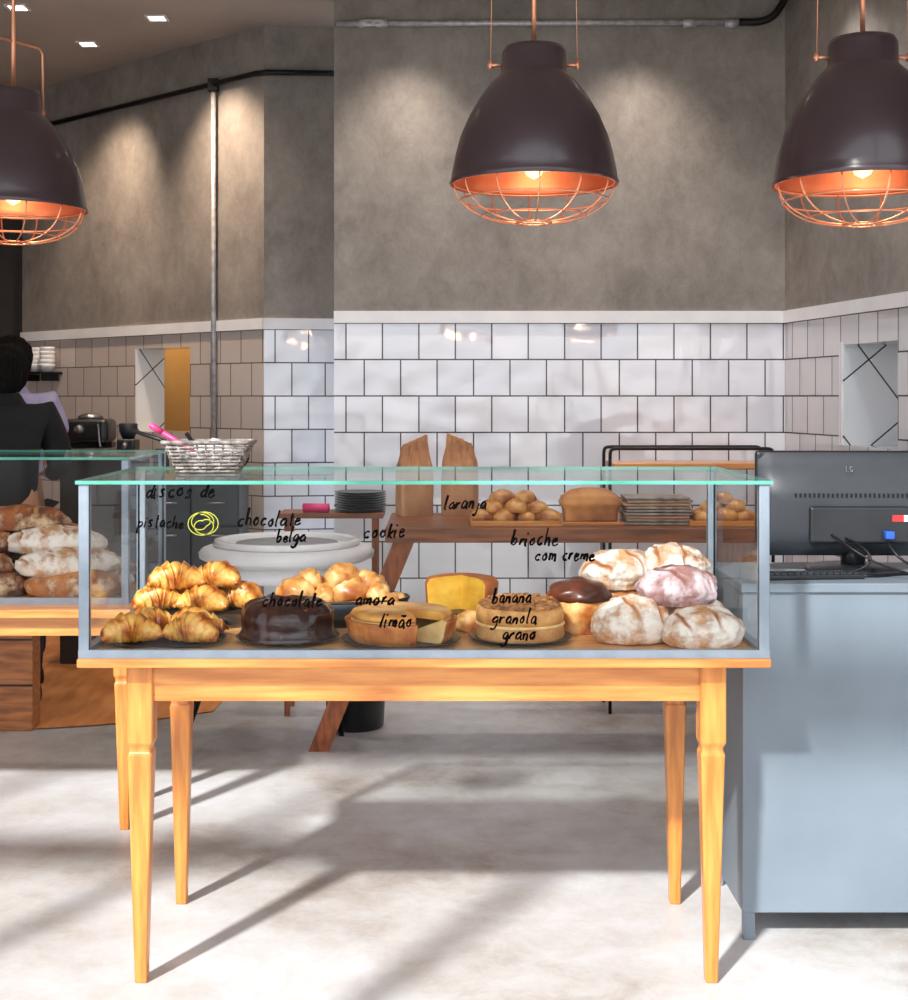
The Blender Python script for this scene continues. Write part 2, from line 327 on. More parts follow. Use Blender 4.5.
# conduits
bm=bmesh.new(); tube_bm(bm,[(-.50,6.582,3.257),(1.47,6.582,3.265)],.014,10)
for x in (-.36,-.28,1.2,1.40): tube_bm(bm,[(x-.03,6.579,3.257),(x+.03,6.579,3.258)],.021,10)
co=tag(make('steel_conduit',bm,GALV,smooth=True),'galvanised steel electrical conduit running along the concrete wall','pipe')
tube('conduit_end',[(1.44,6.58,3.265)]+bez((1.5,6.58,3.265),(1.62,6.58,3.265),(1.61,6.5,3.3),(1.64,6.3,3.39)),.018,BLACKM,co,10)
box('junction_box',-.37,-.27,6.56,6.599,3.240,3.275,GALV,co,.006)
pb=[(-.53,7.22,3.17),(-.90,7.155,3.16),(-.97,7.185,3.16),(-2.66,8.725,3.16)]
o=tag(tube('black_pipe',pb,.015,BLACKM),'black painted pipe following the top of the walls','pipe')
pv=tag(tube('vertical_pipe',[(-1.232,7.435,3.13),(-1.232,7.435,1.05)],.014,GALV),'galvanised vertical pipe fixed on the concrete and tile wall','pipe')
box('pipe_fitting',-1.262,-1.202,7.41,7.46,3.12,3.19,BLACKM,pv,.006)

def downlight(x,y,power=30,size=75,aim=None,col=(1,.78,.58)):
    e=thing('recessed_downlight','square recessed ceiling downlight, glowing warm white','ceiling light',(x,y,ZC),group='recessed downlights in the ceiling')
    bm=bmesh.new()
    for a in ((-.055,.055,-.055,-.04),(-.055,.055,.04,.055),(-.055,-.04,-.04,.04),(.04,.055,-.04,.04)): bbox(bm,*a,-.006,0.0)
    make('frame',bm,TRIMW,e); box('diffuser',-.04,.04,-.04,.04,-.004,-.001,DLIT,e)
    l=bpy.data.lights.new('downlight_lamp','SPOT'); l.energy=power; l.spot_size=math.radians(size); l.spot_blend=1; l.color=col; l.shadow_soft_size=.05
    o=bpy.data.objects.new('downlight_lamp',l); COL.objects.link(o); o.location=(x,y,ZC-.03)
    d=Vector(aim) if aim else Vector((0,0,-1)); o.rotation_euler=d.to_track_quat('-Z','Y').to_euler()
downlight(-2.12,6.86,25,80)
downlight(-1.95,7.57,125,78,(-.10,.44,-1),(1,.76,.56)); downlight(-1.46,7.05,125,78,(.32,.32,-1),(1,.76,.56))
downlight(-.17,6.20,60,80,(0,.22,-1),(1,.86,.74)); downlight(.95,6.20,60,80,(0,.22,-1),(1,.86,.74)); downlight(1.50,5.8,45,85,(.12,0,-1),(1,.92,.86))
for x in (-1.2,.2,1.3): downlight(x,5.0,34,110,(0,.45,-1),(1,.95,.91))  # extra downlights out of view, added to brighten the interior

# ------------------------------------------------------------------ pendant lamps
def pendant(x,y,z,rot,label,bar=False,s=.97):
    e=thing('pendant_lamp',label,'pendant lamp',(x,y,z),rot,'industrial pendant lamps')
    prof=[(.228,-.006),(.230,0),(.226,.008),(.223,.03),(.214,.075),(.200,.125),(.176,.18),(.148,.228),(.118,.268),(.096,.290),(.088,.298),(.087,.352),(.080,.366),(.02,.37),(0,.37)]
    lathe('lamp_shade',[(a*s,b*s) for a,b in prof],SHADE,e,seg=64)
    pin=[(.228,-.006),(.221,.004),(.218,.03),(.209,.075),(.195,.125),(.171,.18),(.143,.228),(.11,.262),(.05,.275),(0,.277)]
    lathe('shade_lining',[(a*s,b*s) for a,b in pin],COPPER,e,seg=64)
    bm=bmesh.new()
    def R(t): return .218*s*math.cos(t)**.8 if t<pi/2 else 0
    def Z(t): return -.110*s*math.sin(t)
    for k in range(12):
        a=2*pi*k/12; P=[]
        for i in range(9):
            t=(i/8)*(.93)*pi/2
            P.append((R(t)*math.cos(a),R(t)*math.sin(a),Z(t)))
        tube_bm(bm,P,.0022,6)
    for t in (0.02,.45,.95,1.42):
        tube_bm(bm,[(R(t)*math.cos(2*pi*i/40),R(t)*math.sin(2*pi*i/40),Z(t)) for i in range(40)],.0024,6,closed=True)
    make('wire_cage',bm,COPW,e,smooth=True)
    lathe('light_bulb',[(0,.01),(.02,.02),(.03,.045),(.03,.07),(.022,.095),(.018,.12),(.018,.16),(0,.16)],BULB,e,seg=20)
    lathe('lamp_socket',[(0,.12),(.026,.12),(.026,.24),(.05,.25),(0,.25)],COPPER,e,seg=20)
    bm=bmesh.new(); h=.31*s/.97; w=.114*s/.97
    if bar: tube_bm(bm,[(-w,0,h)]+[(-w,0,h+.18),(-w+.015,0,h+.195),(w-.015,0,h+.195),(w,0,h+.18),(w,0,h)],.004,8)
    else:
        tube_bm(bm,[(-w,0,h),(-w+.004,0,h+.30),(-.02,0,h+.62)],.0012,6); tube_bm(bm,[(w,0,h),(w-.004,0,h+.30),(.02,0,h+.62)],.0012,6)
    tube_bm(bm,[(-w-.008,0,h),(-.080*s,0,h)],.005,8); tube_bm(bm,[(w+.008,0,h),(.080*s,0,h)],.005,8)
    for q in (-w,w): tube_bm(bm,[(q,0,h-.010),(q,0,h+.012)],.006,8)
    make('yoke_bracket',bm,COPW,e,smooth=True)
    tube('suspension_rod',[(0,0,.345),(0,0,.94)],.0065,COPW,e)
    tube('power_cord',[(0,0,.94),(0,0,ZC-z-.03)],.005,BLACKM,e)
    lathe('ceiling_cup',[(0,-.05),(.03,-.05),(.055,-.02),(.055,0),(0,0)],SHADE,e,loc=(0,0,ZC-z),seg=24)
    l=bpy.data.lights.new('bulb_light','POINT'); l.energy=1.5; l.color=(1,.66,.42); l.shadow_soft_size=.04
    o=bpy.data.objects.new('bulb_light',l); COL.objects.link(o); o.location=(x,y,z-.02)
pendant(.2475,3.6,2.024,0,'dark aubergine bell pendant lamp with copper cage above case')
pendant(1.067,3.45,2.002,.0,'dark aubergine bell pendant lamp with copper cage near counter',s=.985)
pendant(-1.280,4.1,2.026,1.0,'dark aubergine bell pendant lamp with copper cage near staff',True,.955)

# ------------------------------------------------------------------ tables and cases
def leg_mesh(bm,h,w=.032,wb=.015,block=.20):
    secs=[(h,w),(h-block,w),(h-block-.006,w*.86),(h-block-.018,w*.80),(h-block-.026,w*.95),(h-block-.05,w*.90),(.0,wb)]
    rings=[[bm.verts.new((sx*r,sy*r,z)) for sx,sy in ((-1,-1),(1,-1),(1,1),(-1,1))] for z,r in secs]
    for P,Q in zip(rings,rings[1:]):
        for k in range(4): bm.faces.new((P[k],P[(k+1)%4],Q[(k+1)%4],Q[k]))
    bm.faces.new(rings[0]); bm.faces.new(rings[-1])
def wood_table(label,x0,x1,y0,y1,zt,th,legs,apr,m_x=WX,m_z=WZ,tb=.004,back=.7):
    cx,cy=(x0+x1)/2,(y0+y1)/2
    e=thing('wooden_table',label,'table',(cx,cy,0))
    hx=(x1-x0)/2; hy=(y1-y0)/2
    box('tabletop',-hx,hx,-hy,hy,zt-th,zt,m_x,e,tb)
    lx=[p[0]-cx for p in legs]; ly=[p[1]-cy for p in legs]; X0,X1,Y0,Y1=min(lx),max(lx),min(ly),max(ly)
    za=zt-th
    box('apron',X0+.03,X1-.03,Y0-.02,Y0+.0,za-apr,za,m_x,e); box('apron',X0+.03,X1-.03,Y1,Y1+.02,za-apr,za,m_x,e)
    box('apron',X0-.02,X0,Y0+.03,Y1-.03,za-apr,za,m_x,e); box('apron',X1,X1+.02,Y0+.03,Y1-.03,za-apr,za,m_x,e)
    for a,b in zip(lx,ly):
        bm=bmesh.new(); leg_mesh(bm,za); bmesh.ops.bevel(bm,geom=[ed for ed in bm.edges],offset=.003,segments=1,affect='EDGES'); make('leg',bm,m_z,e,loc=(a,b,0))
    return e
wood_table('honey-coloured wooden table with tapered legs carrying the glass case',-.885,.807,3.325,4.01,.822,.022,[(-.745,3.415),(.677,3.415),(-.745,3.945),(.677,3.945)],.095)
wood_table('wooden table with tapered legs carrying a bread case',-2.7,-1.03,4.55,5.35,.752,.03,[(-2.6,4.62),(-1.065,4.62),(-2.6,4.98),(-1.065,4.98)],.065)

def stroke_word(text,x,z,h,parent,yy,m=INK,r=.0034,slope=0,jit=.05,slant=.26):
    F={'a':[[(.6,.85),(.3,1),(0,.5),(.2,0),(.6,.4),(.62,.95),(.6,.2),(.8,0)]],
    'b':[[(0,2),(0,0),(.05,.6),(.35,1),(.6,.5),(.35,0),(0,.15)]],'c':[[(.6,.85),(.3,1),(0,.5),(.25,0),(.65,.2)]],
    'd':[[(.6,.8),(.3,1),(0,.5),(.25,0),(.6,.4),(.62,2),(.6,.2),(.78,0)]],'e':[[(0,.5),(.55,.6),(.4,1),(.05,.7),(.1,.1),(.4,0),(.7,.3)]],
    'g':[[(.6,.85),(.3,1),(0,.5),(.2,.05),(.6,.4),(.62,.95),(.58,-.6),(.2,-.9),(0,-.6)]],'h':[[(0,2),(0,0),(.05,.6),(.35,1),(.55,.7),(.55,0)]],
    'i':[[(0,1),(0,.1),(.15,0)],[(0,1.45),(.06,1.6)]],'j':[[(.2,1),(.2,-.6),(0,-.9),(-.2,-.6)],[(.2,1.4),(.24,1.5)]],
    'k':[[(0,2),(0,0)],[(.5,1),(.03,.45),(.55,0)]],'l':[[(.05,2),(0,.15),(.2,0)]],
    'm':[[(0,1),(0,0),(.03,.7),(.25,1),(.4,.7),(.4,0),(.43,.7),(.65,1),(.8,.7),(.8,0)]],'n':[[(0,1),(0,0),(.03,.6),(.3,1),(.52,.7),(.52,0)]],
    'o':[[(.3,1),(0,.5),(.3,0),(.6,.5),(.3,1),(.55,.95)]],'p':[[(0,1),(0,-.9)],[(0,.7),(.35,1),(.6,.5),(.35,0),(0,.2)]],
    'r':[[(0,1),(0,0),(.03,.6),(.25,1),(.45,.9)]],'s':[[(.5,.9),(.2,1),(.1,.7),(.45,.35),(.35,0),(0,.1)]],
    't':[[(.2,1.7),(.18,.15),(.4,0)],[(0,1.15),(.45,1.2)]],'x':[[(0,1),(.5,0)],[(.5,1),(0,0)]],
    'A':[[(.6,.85),(.3,1),(0,.5),(.2,0),(.6,.4),(.62,.95),(.6,.2),(.8,0)],[(.1,1.35),(.3,1.5),(.45,1.35),(.65,1.5)]],
    'L':[[(0,2),(0,0),(.9,0)]],'G':[[(1,1.7),(.6,2),(.1,1.5),(.1,.5),(.6,0),(1,.3),(1,.9),(.6,.9)]],' ':[]}
    W={'i':.25,'l':.25,'j':.3,'m':.85,' ':.4,'L':.95,'G':1.1,'r':.45,'t':.45,'k':.55}
    bm=bmesh.new(); cx=0
    for ch in text:
        hs=random.uniform(.88,1.14); dz=random.uniform(-.10,.10); ws=random.uniform(.94,1.08)
        if jit==0: hs=ws=1; dz=0
        for st in F[ch]:
            P=[]
            for p in st: P.append((x+(cx+p[0]*ws+p[1]*slant)*h+random.uniform(-jit,jit)*h, yy, z+(p[1]*hs+dz)*h+slope*cx*h+random.uniform(-jit,jit)*h))
            Q=[Vector(P[0])]
            for i in range(len(P)-1):
                a=Vector(P[i]);b=Vector(P[i+1]); Q+= [a.lerp(b,.25),a.lerp(b,.75)]
            Q.append(Vector(P[-1])); ph=random.uniform(0,6)
            tube_bm(bm,Q,r,6,rf=(lambda t:r*(.88+.22*math.sin(t*5+ph))) if jit else None)
        cx+=(W.get(ch,.65)+.28)*ws
    for v in bm.verts: v.co.y=yy+(v.co.y-yy)*.3
    o=make('handwriting',bm,m,parent,smooth=True); return o
def display_case(label,x0,x1,y0,y1,z0,z1):
    e=thing('display_case',label,'display case',((x0+x1)/2,(y0+y1)/2,z0)); hx=(x1-x0)/2; hy=(y1-y0)/2; H=z1-z0; p=.026
    def edgebox(name,a,gm=GLASS):
        bm=bmesh.new(); bbox(bm,*a)
        d=[a[1]-a[0],a[3]-a[2],a[5]-a[4]]; k=d.index(min(d))
        for f in bm.faces:
            f.normal_update()
            f.material_index=0 if abs(f.normal[k])>.5 else 1
        return make(name,bm,[gm,GEDGE],e)
    t=.006
    edgebox('glass_top',(-hx-.006,hx+.006,-hy-.006,hy+.004,H-.009,H),GLASST)
    edgebox('glass_panel',(-hx+p,hx-p,-hy+.004,-hy+.004+t,.018,H-.009))
    edgebox('glass_panel',(-hx+.004,-hx+.004+t,-hy+p,hy-p,.018,H-.009)); edgebox('glass_panel',(hx-.004-t,hx-.004,-hy+p,hy-p,.018,H-.009))
    edgebox('sliding_door',(-hx+p,.06,hy-.012,hy-.007,.018,H-.009)); edgebox('sliding_door',(-.06,hx-p,hy-.022,hy-.017,.018,H-.009))
    for sx in (-1,1):
        for sy in (-1,1):
            ax=sx*hx; ay=sy*hy
            box('corner_post',min(ax,ax-sx*p),max(ax,ax-sx*p),min(ay,ay-sy*p),max(ay,ay-sy*p),.018,H-.009,ALU,e,.003)
    bm=bmesh.new()
    for a in ((-hx,hx,-hy,-hy+.022),(-hx,hx,hy-.022,hy),(-hx,-hx+.022,-hy+.022,hy-.022),(hx-.022,hx,-hy+.022,hy-.022)): bbox(bm,*a,0,.02)
    make('base_rail',bm,ALU,e)
    box('case_floor',-hx+.022,hx-.022,-hy+.022,hy-.022,.0,.006,WPALE,e)
    return e
Z0=.822
case=display_case('long glass display case with grey frame and handwritten labels',-.883,.805,3.335,4.0,Z0,1.256)
cx,cy=(-.883+.805)/2,(3.335+4.0)/2
def W_(t,X,Zc,h,slope=0,**k):
    return stroke_word(t,X-cx,Zc-Z0,h,case,-.3325+.0012,slope=slope,**k)
W_('discos de',-.72,1.214,.022,.01); W_('pistache',-.738,1.142,.0165,-.03,r=.0028); W_('chocolate',-.495,1.143,.020,.02); W_('belga',-.40,1.106,.0175)
W_('cookie',-.188,1.116,.020); W_('laranja',.010,1.184,.0185,.03); W_('brioche',.174,1.097,.020); W_('com creme',.230,1.060,.018)
W_('chocolate',-.435,.948,.019); W_('amora',-.207,.950,.0205); W_('limAo',-.147,.896,.0195); W_('banana',.128,.955,.0175,.03); W_('granola',.126,.906,.0185); W_('grano',.152,.866,.0185)
bm=bmesh.new(); P=[]
for i in range(60):
    a=i*.35; r=.008+.026*abs(math.sin(i*.11+.6)); P.append((-.578-cx+r*math.cos(a)*1.1,-.331,1.150-Z0+r*math.sin(a)*.9))
tube_bm(bm,P,.0014,5); make('marker_doodle',bm,INKY,case,smooth=True)
case2=display_case('glass bread case with grey frame on the side table',-2.65,-1.066,4.68,5.32,.752,1.254)

# ------------------------------------------------------------------ food in the main case
ZB=Z0+.0065
def plate(r,loc,foot=.0,label='round black stoneware plate inside the glass case',h=.014):
    z=foot
    prof=[(0,0),(r*.6,0)]+([(r*.5,.01),(r*.15,.015),(r*.15,z)] if foot else [])+[(r*.7,z+.002),(r*.98,z+h-.002),(r,z+h),(r*.96,z+h),(r*.7,z+.007),(0,z+.007)]
    o=lathe('plate',prof,PLATE,loc=loc,seg=40); tag(o,label,'plate','black plates in the case'); return loc[2]+z+.0075
def croissant_proto():
    bm=bmesh.new(); n=120; P=[]
    for i in range(n):
        t=i/(n-1); a=-1.25+2.5*t; R=.056; P.append((R*math.sin(a)*1.22, -R*math.cos(a)+R*.72, .030-.014*abs(2*t-1)))
    def rf(t):
        env=max(.12,math.sin(pi*t))**.95; u=abs(2*t-1)*3.6+.5; seg=u%1.0
        return .036*env*(1.14-.28*seg)
    tube_bm(bm,P,.02,20,rf=rf)
    for v in bm.verts:
        if v.co.z<.003: v.co.z=.003+(v.co.z-.003)*.1
        v.co+=Vector((1,1,1))*.0010*noise.noise(v.co*60)
    return make('croissant',bm,CROIS,smooth=True)
cr=croissant_proto(); tag(cr,'golden flaky croissant piled on a black plate','croissant','croissants in the case')
first=True
def put_cr(x,y,z,r,s=1,ty=0):
    global first
    if first: o=cr; first=False
    else: o=cr.copy(); COL.objects.link(o)
    o.location=(x,y,z); o.rotation_euler=(0,ty,r); o.scale=(s,s,s)
z=plate(.155,(-.705,3.52,ZB))
for dx,dy,r in [(-.078,-.055,3.5),(.072,-.050,2.8),(-.065,.065,.4),(.070,.065,-.3)]: put_cr(-.705+dx,3.52+dy,z,r,1.15)
z=plate(.155,(-.67,3.81,ZB),.035,'black footed plate inside the glass case')
for dx,dy,r in [(-.095,-.045,3.6),(.03,-.070,3.0),(.125,-.01,2.3),(-.045,.065,.5),(.065,.075,-.3)]: put_cr(-.68+dx,3.81+dy,z,r,1.12)
put_cr(-.73,3.78,z+.056,3.4,1.18); put_cr(-.625,3.80,z+.058,2.9,1.12)

z=plate(.135,(-.395,3.55,ZB))
bt=lathe('chocolate_cake',[(0.022,0),(.121,.0),(.125,.006),(.119,.014),(.114,.024),(.115,.036),(.117,.048),(.117,.060),(.114,.072),(.107,.083),(.096,.092),(.080,.098),(.062,.100),(.046,.095),(.034,.084),(.026,.066),(.022,.03),(.022,0)],CHOC,loc=(-.395,3.55,z),seg=140,wob=.04,lob=13,lamp=.045)
for v in bt.data.vertices:
    q=noise.noise(Vector((v.co.x*38,v.co.y*38,v.co.z*22)))
    v.co+=Vector((v.co.x*.04*q,v.co.y*.04*q,(.006*noise.noise(Vector((v.co.x*30+9,v.co.y*30,0))) if v.co.z>.05 else 0)))
tag(bt,'ring cake with uneven glossy chocolate icing on a black plate','cake')
z=plate(.155,(-.10,3.52,ZB))
e=thing('lemon_tart','wide lemon tart with golden crust and missing slice, on plate','tart',(-.10,3.52,z),-.62)
lathe('tart_crust',[(0,0),(.124,0),(.134,.02),(.140,.050),(.143,.056),(.138,.060),(.132,.054),(.128,.04),(0,.012)],[CRUSTG,CREAM],e,seg=160,a0=.0,a1=5.65,lob=44,lamp=.022)
lathe('tart_filling',[(0,.012),(.128,.04),(.129,.054),(.126,.060)],[CREAM,CREAM],e,seg=60,a0=.0,a1=5.65,wob=.02)
lathe('tart_topping',[(0,.060),(.126,.060),(.131,.068),(.124,.078),(.10,.082),(0,.080)],[CUSTARD,CUSTARD],e,seg=60,a0=.0,a1=5.65,wob=.02)
z=plate(.135,(.208,3.55,ZB))
e=thing('granola_cake','caramel-coloured layered cake topped with granola crumbs on plate','cake',(.208,3.55,z))
lathe('cake_layer',[(0,0),(.112,0),(.115,.01),(.112,.03),(.114,.036)],CARAM,e,seg=48,wob=.03)
lathe('cream_band',[(0,.036),(.114,.036),(.117,.039),(.114,.044),(0,.044)],CREAM,e,seg=48,wob=.03)
lathe('cake_layer',[(0,.044),(.113,.044),(.115,.06),(.113,.078),(.106,.084),(0,.084)],CARAM,e,seg=48,wob=.03)
bm=bmesh.new(); rg=random.Random(3)
lathe_bm(bm,[(0,.080),(.104,.080),(.109,.088),(.098,.096),(.05,.100),(0,.100)],40,wob=.06)
for i in range(170):
    a=rg.uniform(0,2*pi); r=.108*math.sqrt(rg.random()); s=rg.uniform(.003,.008)
    q=bmesh.ops.create_icosphere(bm,subdivisions=1,radius=s,matrix=Matrix.Translation((r*math.cos(a),r*math.sin(a),.100-(.012 if r>.09 else 0)))@Matrix.Diagonal((1.3,1,.7,1)))
make('crumb_topping',bm,CRUMB,e,smooth=True)
z=plate(.125,(.06,3.83,ZB),.03,'black footed plate inside the glass case')
e=thing('banana_cake','brown banana cake with yellow cut faces on footed plate','cake',(.06,3.83,z),-.9)
lathe('cake_body',[(0,0),(.09,0),(.098,.02),(.103,.075),(.095,.088),(.07,.093),(0,.095)],[CAKEB,CAKEY],e,seg=48,a0=0,a1=4.4,wob=.03)
BY=3.83; BS=.64
e=thing('bread_basket','wide black oval wire basket holding soft buns','basket',(-.285,BY,ZB)); e.scale=(1,BS,1)
bm=bmesh.new(); lathe_bm(bm,[(0,0),(.14,0),(.15,.004),(.198,.072),(.202,.072),(.155,0.0),(.14,.006),(0,.006)],48)
for k in range(5): 
    r=.152+.0115*k; tube_bm(bm,[(r*math.cos(2*pi*i/48),r*math.sin(2*pi*i/48),.006+.0165*k) for i in range(48)],.004,6,closed=True)
make('basket_body',bm,PLATE,e,smooth=True)
bun=blob('bun',.052,.041,.042,BUN,(-.285,3.82,ZB+.01),seed=1,amp=.12,flat=.5,sub=4,score=2); tag(bun,'small round golden bun with browned crust','bun','buns in the basket')
k=0; rg=random.Random(5)
spots=[(-.13+.087*i,-.045,.022) for i in range(4)]+[(-.15+.075*i,.035,.024) for i in range(5)]+[(-.115+.077*i,-.035,.060) for i in range(4)]+[(-.08+.08*i,.035,.062) for i in range(3)]+[(-.07,-.005,.094),(.015,-.01,.098),(.08,.0,.088)]
for (dx,dy,dz) in spots:
    o=bun if k==0 else bun.copy()
    if k: COL.objects.link(o)
    o.location=(-.285+dx+rg.uniform(-.008,.008),BY+dy,ZB+dz); o.rotation_euler=(.2*math.sin(k),.2*math.cos(k*2),k*1.7); o.scale=(1+.14*math.sin(k*3),)*3; k+=1
for i,(x,y) in enumerate([(.085,3.69),(.175,3.70)]):
    o=bun.copy(); COL.objects.link(o); o.location=(x,y,ZB); o.rotation_euler=(0,0,i*2.); o.scale=(.88,)*3; o['label']='small golden roll beside the granola cake'; o['group']='small rolls'
e=thing('brioche_bread','tall brioche with dark domed top and pale golden sides','bread',(.375,3.68,ZB))
lathe('bread_side',[(0,0),(.058,0),(.064,.01),(.070,.05),(.076,.092),(.07,.10),(.0,.10)],BUN,e,seg=36,wob=.04,lob=12,lamp=.03)
blob('dark_top',.084,.082,.044,DKCRUST,(0,0,.084),seed=4,amp=.10,parent=e,flat=.35,score=3)
for i,(x,y,z,rx,ry,rz,m,r,lab) in enumerate([
  (.498,3.545,0,.106,.096,.076,FLOUR,.2,'floury round sourdough loaf in the glass case'),
  (.668,3.475,0,.104,.088,.066,FLOUR,.1,'floury pale sourdough loaf in the glass case'),
  (.675,3.70,0,.096,.092,.074,FLOUR,2.2,'round sourdough loaf under other loaves'),
  (.50,3.80,0,.094,.088,.076,RUSTIC,.7,'round golden loaf beneath the stack'),
  (.625,3.60,.088,.114,.092,.066,FLOURP,.4,'purplish floury rye loaf stacked on sourdough'),
  (.50,3.82,.100,.118,.090,.070,FLOUR,.5,'golden floury country loaf on top of the stack'),
  (.65,3.84,.105,.108,.086,.074,FLOUR,-.3,'scored country loaf on top of the stack'),
  (.36,3.86,0,.07,.065,.07,BUN,0,'round white roll behind the brioche')]):
    o=blob('bread_loaf',rx,ry,rz,m,(x,y,ZB+z),r,seed=10+i,amp=.12,score=4,sub=6,flat=.5); tag(o,lab,'bread')

zl=.7595; rg=random.Random(11)
lay=[(0,[(-1.29,4.82),(-1.64,4.82),(-1.99,4.83),(-1.30,5.01),(-1.65,5.01),(-2.0,5.02),(-1.30,5.19),(-1.65,5.20)]),(.070,[(-1.32,4.86),(-1.68,4.86),(-1.36,5.06),(-1.70,5.06),(-2.0,4.95)]),(.140,[(-1.38,4.93),(-1.70,4.95),(-1.50,5.12)]),(.210,[(-1.52,5.0)])]
n_=0
for dz,ps in lay:
    for x,y in ps:
        s=rg.uniform(.95,1.06)
        m=[RUSTIC,RUSTD,RUSTIC,FLOUR,RUSTD][n_%5]
        o=blob('country_loaf',.175*s,.080*s,.064,m,(x,y,zl+dz),rg.uniform(-.35,.35) if dz else rg.uniform(-.05,.05),seed=40+n_,amp=.09,score=7,sub=5,flat=.5,tilt=rg.uniform(-.10,.10) if dz else 0); tag(o,'long rustic crusty loaf piled in the side bread case','bread','rustic loaves in the side case'); n_+=1

# ------------------------------------------------------------------ wicker basket on the case
e=thing('wicker_basket','grey woven wicker basket standing on the glass case top','basket',(-.628,3.72,1.2565),.04)
bm=bmesh.new()
def rr(w,d,z,n=64,p=7):
    out=[]
    for i in range(n):
        a=2*pi*i/n; c=math.cos(a); s=math.sin(a); k=(abs(c)**p+abs(s)**p)**(-1/p); out.append((w*c*k,d*s*k,z))
    return out
for j in range(9):
    f=j/8; w=.082+.034*f; d=.056+.022*f
    P=rr(w,d,.004+.074*f); P=[(x*(1+.02*(1 if (i//2+j)%2 else -1)),y*(1+.02*(1 if (i//2+j)%2 else -1)),z) for i,(x,y,z) in enumerate(P)]
    tube_bm(bm,P,.0038,6,closed=True)
tube_bm(bm,rr(.120,.080,.082),.0055,8,closed=True)
b0=rr(.082,.056,.003,32); b1=rr(.116,.078,.078,32)
for a,b in zip(b0,b1): tube_bm(bm,[a,b],.0028,5)
vs=[bm.verts.new(p) for p in rr(.082,.056,.002,28)]; bm.faces.new(vs)
make('basket_weave',bm,WICKER,e,smooth=True)
t=tag(tube('pink_marker',[(-.62,3.70,1.285),(-.745,3.66,1.366)],.007,PINK),'pink marker pen sticking out of the wicker basket','pen')
tube('pen_cap',[(-.745,3.66,1.366),(-.775,3.652,1.386)],.0085,PINK,t)
for k,(q) in enumerate([((-.60,3.72,1.29),(-.84,3.70,1.372)),((-.64,3.75,1.28),(-.70,3.77,1.36))]):
    tag(tube('black_tongs',[q[0],q[1]],.006,BLACKM,seg=6),'black handled utensil lying in the wicker basket','utensil','utensils in the basket')
o=blob('folded_napkin',.07,.05,.05,CERAM,(-.62,3.72,1.268),seed=3,amp=.3,sub=3); tag(o,'crumpled white napkin inside the wicker basket','napkin')

# ------------------------------------------------------------------ grey counter, monitor
e=thing('service_counter','slate grey painted service counter with toe gap and feet','counter',(.813,3.67,0))
box('counter_body',0,.98,0.012,.45,.075,.935,COUNTERM,e,.003)
box('counter_front',.0,.98,0,.012,.075,.935,COUNTERM,e,.002)
box('countertop',-.006,.99,-.01,.46,.935,.961,COUNTERM,e,.004)
for x,y in ((.004,.004),(.004,.41),(.94,.004),(.94,.41)): box('foot',x,x+.03,y,y+.03,0,.075,COUNTERM,e,.002)
e=thing('computer_monitor','black computer monitor seen from behind on the grey counter','monitor',(1.165,3.90,.9615),-.03)
box('screen_housing',-.262,.262,.002,.026,.045,.345,PLASTB,e,.010)
bm=bmesh.new(); bmesh.ops.create_grid(bm,x_segments=24,y_segments=14,size=.5)
for v in bm.verts:
    x,y=v.co.x,v.co.y; ed=max(0,(1-(2*abs(x))**6))*max(0,(1-(2*abs(y))**4)); v.co=Vector((x*.512,.003-.040*ed**.5*(1 if y<.12 else max(.45,1-(y-.12)*3)),.195+y*.29))
make('rear_shell',bm,PLASTG,e,smooth=True)
box('connector_bay',-.12,.16,-.050,-.03,.085,.19,PLASTB,e,.008)
bm=bmesh.new()
for i in range(26): bbox(bm,-.16+.013*i,-.154+.013*i,-.0385,-.034,.214,.226)
make('vent_slots',bm,BLACKM,e)
tube('stand_neck',[(.02,.03,.012),(.02,.0,.12)],.034,PLASTB,e,16)
lathe('stand_base',[(0,0),(.13,0),(.135,.004),(.12,.014),(.04,.020),(0,.020)],PLASTB,e,loc=(.02,.03,0),seg=40)
box('vga_plug',.085,.11,-.075,-.048,.10,.122,BLUEP,e,.003)
box('red_sticker',.11,.142,-.0520,-.0495,.148,.166,REDP,e); box('white_sticker',.142,.152,-.0520,-.0495,.148,.166,CERAM,e)
tube('signal_cable',bez((.09,-.07,.10),(.09,-.14,.03),(.2,-.14,.005),(.30,-.05,.006)),.004,BLACKM,e)
tube('power_cable',bez((-.06,-.05,.11),(-.03,-.13,.09),(.02,-.16,.02),(.20,-.16,.006)),.003,BLACKM,e)
tube('data_cable',bez((-.02,-.05,.10),(.03,-.15,.08),(.08,-.13,.02),(-.10,-.14,.006)),.004,BLACKM,e)
o=stroke_word('LG',-.012,.286,.008,e,-.0245,m=STEEL,r=.0009,jit=0,slant=0); o.name='brand_lettering'
e=thing('card_terminal','black keypad and tangled cables lying on the counter','keypad',(1.02,3.76,.9615),.1)
box('keypad_body',-.14,.14,-.035,.035,0,.014,PLASTB,e,.004)
bm=bmesh.new()
for i in range(14):
    for j in range(3): bbox(bm,-.128+.0185*i,-.114+.0185*i,-.027+.019*j,-.013+.019*j,.014,.018)
make('keys',bm,PLASTG,e)
tube('cable',bez((.14,0,.006),(.22,-.03,.005),(.22,.05,.005),(.34,.02,.005)),.004,BLACKM,e)

